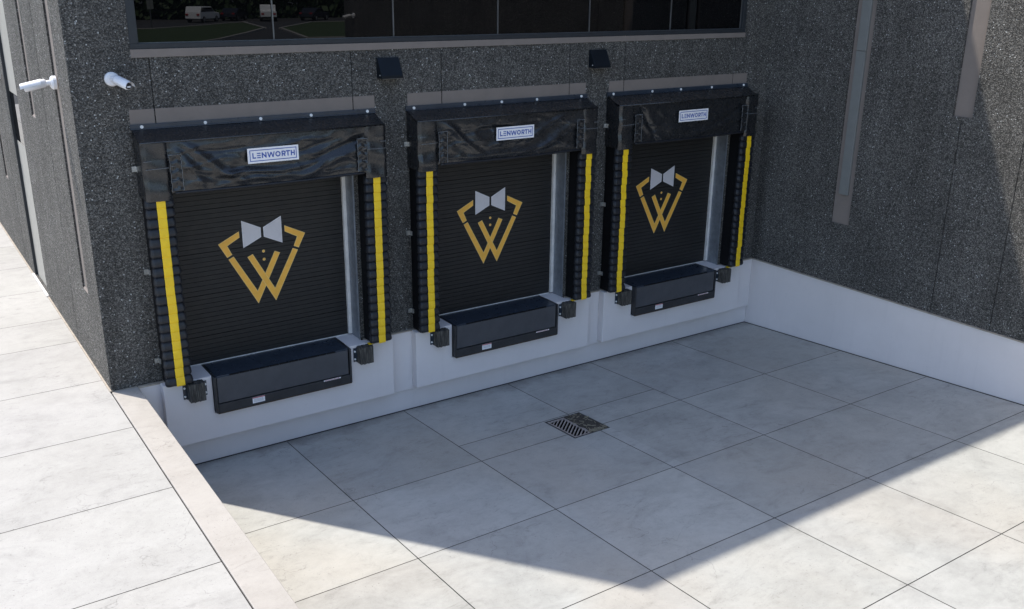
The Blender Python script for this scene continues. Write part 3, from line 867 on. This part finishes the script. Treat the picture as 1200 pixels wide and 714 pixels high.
for k in range(90):
    x, y = r.uniform(.0, ax), r.uniform(-ay, ay); a = r.uniform(0, 3.14); l = r.uniform(.012, .045)
    if k < 50: y = r.uniform(-ay, -ay+.06)
    mb.box(-l, l, -.0035, .0035, .004, .012, 0, Matrix.Translation((x, y, r.uniform(-.004, .004))) @ Matrix.Rotation(a, 4, 'Z'))
tag(mb.build('straw', M['straw'], lit), kind='stuff')

# retaining wall with its flat top
mb = MB(); mb.box(XL, -10.632, -18.6, -.013, -.1, ZD)
rw = mb.build('retaining_wall', M['curb'], None, bevel=.008, tone=.001)
tag(rw, 'low concrete retaining wall with flat sunlit top between pavement and loading pit', 'retaining wall')
# pavement
mb = MB()
xs = [-24.0, -20.4, -16.8, -13.25, XL-.010]; ys = [-40+1.52*k for k in range(0, 19)]
ys = [y for y in ys if y < -6.5] + [-5.62, -4.13, -2.65, -1.10, .42, 1.99, 3.07, 4.6, 6.15, 7.7, 9.2, 10.7, 12.3, 13.8, 15.4, 17, 20, 24, 30]
gw = .009
for i in range(len(xs)-1):
    for j in range(len(ys)-1):
        x0,x1,y0,y1 = xs[i]+gw/2, xs[i+1]-gw/2, ys[j]+gw/2, ys[j+1]-gw/2
        mb.face([(x0,y0,ZD-.004),(x1,y0,ZD-.004),(x1,y1,ZD-.004),(x0,y1,ZD-.004)])
mb.face([(-24.1,-40.1,ZD-.018),(XL+.0,-40.1,ZD-.018),(XL+.0,30,ZD-.018),(-24.1,30,ZD-.018)], 1)
tag(mb.build('pavement', [M['walk'], M['gap']], tone=.06), kind='structure')
mb = MB(); zg = ZD-.06
for x0,x1,y0,y1 in ((-600,XL,-600,600),(XL,600,-600,-18.6),(0,600,-18.6,600),(XL,0,.3,600)):
    mb.face([(x0,y0,zg),(x1,y0,zg),(x1,y1,zg),(x0,y1,zg)])
tag(mb.build('ground', M['asphalt']), kind='structure')
# lawns and kerbs mirrored in the ribbon window
for poly in ([(-60,-60),(9,-63),(12,-67),(17,-75),(21.5,-83),(24,-96.5),(11,-85),(-60,-78)], [(19,-66),(22.8,-82),(31,-94),(70,-99),(70,-60)]):
    mb = MB(); mb.flat(poly, zg-.02, zg+.10); tag(mb.build('lawn', M['grass']), kind='structure')
    mb = MB(); k = len(poly)
    for i in range(k):
        a, b_ = Vector(poly[i]), Vector(poly[(i+1) % k]); d = (b_-a).normalized(); n_ = Vector((-d.y, d.x))
        mb.flat([tuple(p) for p in (a-d*.3+n_*.001, b_+d*.3+n_*.001, b_+d*.3-n_*.28, a-d*.3-n_*.28)], zg-.02, zg+.14+.003*i)
    tag(mb.build('kerb', M['curb'], tone=.01), kind='structure')

# cars in the mirrored car park
def make_car(kind, paint, lb, loc, rz):
    root = empty('parked_car', loc, rz, label=lb, cat='car', group='cars parked beyond the lawn')
    if kind == 'suv': pf = [(-2.3,.35),(-2.35,.75),(-2.25,1.0),(-1.2,1.12),(-.45,1.68),(1.9,1.7),(2.2,1.1),(2.28,.4)]
    elif kind == 'pickup': pf = [(-2.7,.45),(-2.75,.9),(-2.6,1.15),(-1.4,1.2),(-.75,1.82),(.55,1.84),(.75,1.2),(2.7,1.18),(2.72,.5)]
    else: pf = [(-2.25,.35),(-2.3,.7),(-2.1,.85),(-1.0,.98),(-.3,1.42),(1.1,1.44),(1.75,1.02),(2.25,.98),(2.3,.4)]
    mb = MB(); mb.prism(pf, -.9, .9); body = mb.build('body', M[paint], root, bevel=.08)
    top = {'suv': [(-1.02,1.16),(-.42,1.6),(1.82,1.61),(2.02,1.16)], 'pickup': [(-1.2,1.25),(-.72,1.74),(.48,1.76),(.6,1.25)], 'sedan': [(-.85,1.0),(-.27,1.36),(1.05,1.37),(1.5,1.02)]}[kind]
    for y in (-.903, .903):
        mb = MB(); mb.prism(top, y-.004, y+.004); mb.build('side_window', M['carglass'], root)
    for x in (-1.5, 1.45):
        for y in (-.82, .82):
            mb = MB(); mb.tube([(x, y-.12, .34), (x, y+.12, .34)], .34, 20); w_ = mb.build('wheel', M['tyre'], root)
            mb = MB(); mb.tube([(x, y-.125, .34), (x, y+.125, .34)], .2, 14); mb.build('rim', M['clip'], w_)
    for y in (-.65, .65):
        mb = MB(); mb.box(pf[-1][0]-.06, pf[-1][0]+.03, y-.15, y+.15, .78, .95); mb.build('tail_light', M['lamp'], root)
    return root
make_car('suv', 'carwhite', 'white estate car parked beyond the lawn, mirrored at left in the window', (20.6,-100.5,zg), 2.35)
make_car('sedan', 'cardark', 'dark saloon car between the two white vehicles mirrored in the window', (25.2,-103.5,zg), 2.2)
make_car('pickup', 'carwhite', 'white pickup truck beyond the lawn, mirrored beside the window bar', (28.6,-101.5,zg), 1.9)
make_car('sedan', 'cardark', 'black saloon car parked right of the white pickup in the mirrored car park', (34.2,-101,zg), 2.4)
# sign
sg = empty('road_sign', (11.6,-87,zg+.1), 2.5, label='small pale board on a post by the lawn, mirrored at left in the window', cat='sign')
mb = MB(); mb.box(-.05,.05,-.05,.05,0,2.6); mb.build('post', M['mullion'], sg)
mb = MB(); mb.box(-.45,-.03,-.08,-.055,1.7,2.9); mb.box(.03,.45,-.08,-.055,1.7,2.9); mb.build('board', M['panelgrey'], sg)
# trees
def make_tree(seed, h):
    r = random.Random(seed); root = empty('park_tree', (0,0,0))
    mb = MB(); mb.tube([(0,0,0),(.1,.05,h*.25),(-.05,.1,h*.5),(.1,0,h*.85)], [.24,.19,.14,.03], 10)
    for k in range(9):
        a = r.uniform(0, 6.28); z = h*(.28+.06*k); l = h*.25*(1-.05*k)
        mb.tube([(0,0,z),(math.cos(a)*l*.5, math.sin(a)*l*.5, z+l*.35),(math.cos(a)*l, math.sin(a)*l, z+l*.55)], [.08,.05,.015], 6)
    mb.build('trunk', M['bark'], root)
    mb = MB()
    cl = [(r.gauss(0, h*.16), r.gauss(0, h*.16), h*r.uniform(.3, .97), h*r.uniform(.09, .17)) for _ in range(34)]
    for cx_, cy_, cz_, cr in cl:
        for _ in range(75):
            v = Vector((r.gauss(0,1), r.gauss(0,1), r.gauss(0,1))).normalized()*cr*r.uniform(.45, 1.05)
            p = Vector((cx_, cy_, cz_)) + v; a = Vector((r.gauss(0,1), r.gauss(0,1), r.gauss(0,1))).normalized(); b_ = a.orthogonal().normalized(); s = r.uniform(.14, .3)
            mb.face([p - a*s, p + b_*s*.5, p + a*s, p - b_*s*.5])
    mb.build('crown', M['leaf'], root)
    return root
t0 = [make_tree(1, 11), make_tree(2, 9)]
used = [False, False]
r = random.Random(11)
spots = [(8+4.6*k + r.uniform(-1,1), -112 - r.uniform(0, 12)) for k in range(12)] + [(3,-96), (-8,-98), (-16,-104), (62,-118)]
pos = ['far left', 'left']
for k, (x, y) in enumerate(spots):
    j = k % 2
    o = copy_tree(t0[j]) if used[j] else t0[j]; used[j] = True
    o.location = (x, y, zg); o.rotation_euler = (0,0,r.uniform(0,6.28)); s = r.uniform(.85,1.25); o.scale = (s,s,s)
    tag(o, 'dark leafy tree in the row behind the car park, mirrored in the window', 'tree', 'trees behind the car park')

mb = MB(); r = random.Random(9)
for _ in range(9000):
    x = r.uniform(-40, 90); y = r.uniform(-110.5, -107.5); z = zg + abs(r.gauss(0, 2.6)); 
    p = Vector((x, y, z)); a = Vector((r.gauss(0,1), r.gauss(0,1), r.gauss(0,1))).normalized(); b_ = a.orthogonal().normalized(); q = r.uniform(.3, .7)
    mb.face([p - a*q, p + b_*q*.7, p + a*q, p - b_*q*.7])
tag(mb.build('hedge', M['leaf']), 'dense dark hedge behind the car park, mirrored in the window', 'hedge')

# ------------------------------------------------------------------ camera, light, world
cd = bpy.data.cameras.new('camera'); co = bpy.data.objects.new('camera', cd); COL.objects.link(co)
fw = Vector((math.sin(YAW)*math.cos(PITCH), math.cos(YAW)*math.cos(PITCH), -math.sin(PITCH)))
rt = fw.cross(Vector((0,0,1))).normalized(); up = rt.cross(fw)
r2 = math.cos(ROLL)*rt + math.sin(ROLL)*up; u2 = -math.sin(ROLL)*rt + math.cos(ROLL)*up
m4 = Matrix((( r2.x, u2.x, -fw.x, CAM.x), (r2.y, u2.y, -fw.y, CAM.y), (r2.z, u2.z, -fw.z, CAM.z), (0,0,0,1)))
co.matrix_world = m4
cd.sensor_fit = 'HORIZONTAL'; cd.sensor_width = 36; cd.lens = F_PX/1200*36; cd.clip_start = .05; cd.clip_end = 3000
SC.camera = co

SUN = Vector((-3.55, 5.52, 13.32)).normalized()
sd = bpy.data.lights.new('sun', 'SUN'); sd.energy = 2.75; sd.angle = math.radians(.53); sd.color = (1, .945, .86)
so = bpy.data.objects.new('sun', sd); COL.objects.link(so); so.rotation_euler = SUN.to_track_quat('Z', 'Y').to_euler(); so.location = (0,0,30)
wd = bpy.data.worlds.new('World'); SC.world = wd; wd.use_nodes = True
nt = wd.node_tree; nt.nodes.clear()
wo = nt.nodes.new('ShaderNodeOutputWorld'); bg = nt.nodes.new('ShaderNodeBackground'); sk = nt.nodes.new('ShaderNodeTexSky')
sk.sky_type = 'NISHITA'; sk.sun_disc = False; sk.sun_elevation = math.asin(SUN.z); sk.sun_rotation = math.atan2(SUN.x, SUN.y)
sk.air_density = 1.0; sk.dust_density = 1.35; sk.ozone_density = 1.0
bg.inputs['Strength'].default_value = .15
nt.links.new(sk.outputs[0], bg.inputs[0]); nt.links.new(bg.outputs[0], wo.inputs[0])
SC.view_settings.view_transform = 'Standard'; SC.view_settings.look = 'None'; SC.view_settings.gamma = 1
SC.view_settings.exposure = 1.02
SC.render.engine = 'CYCLES'
SC.cycles.max_bounces = 8
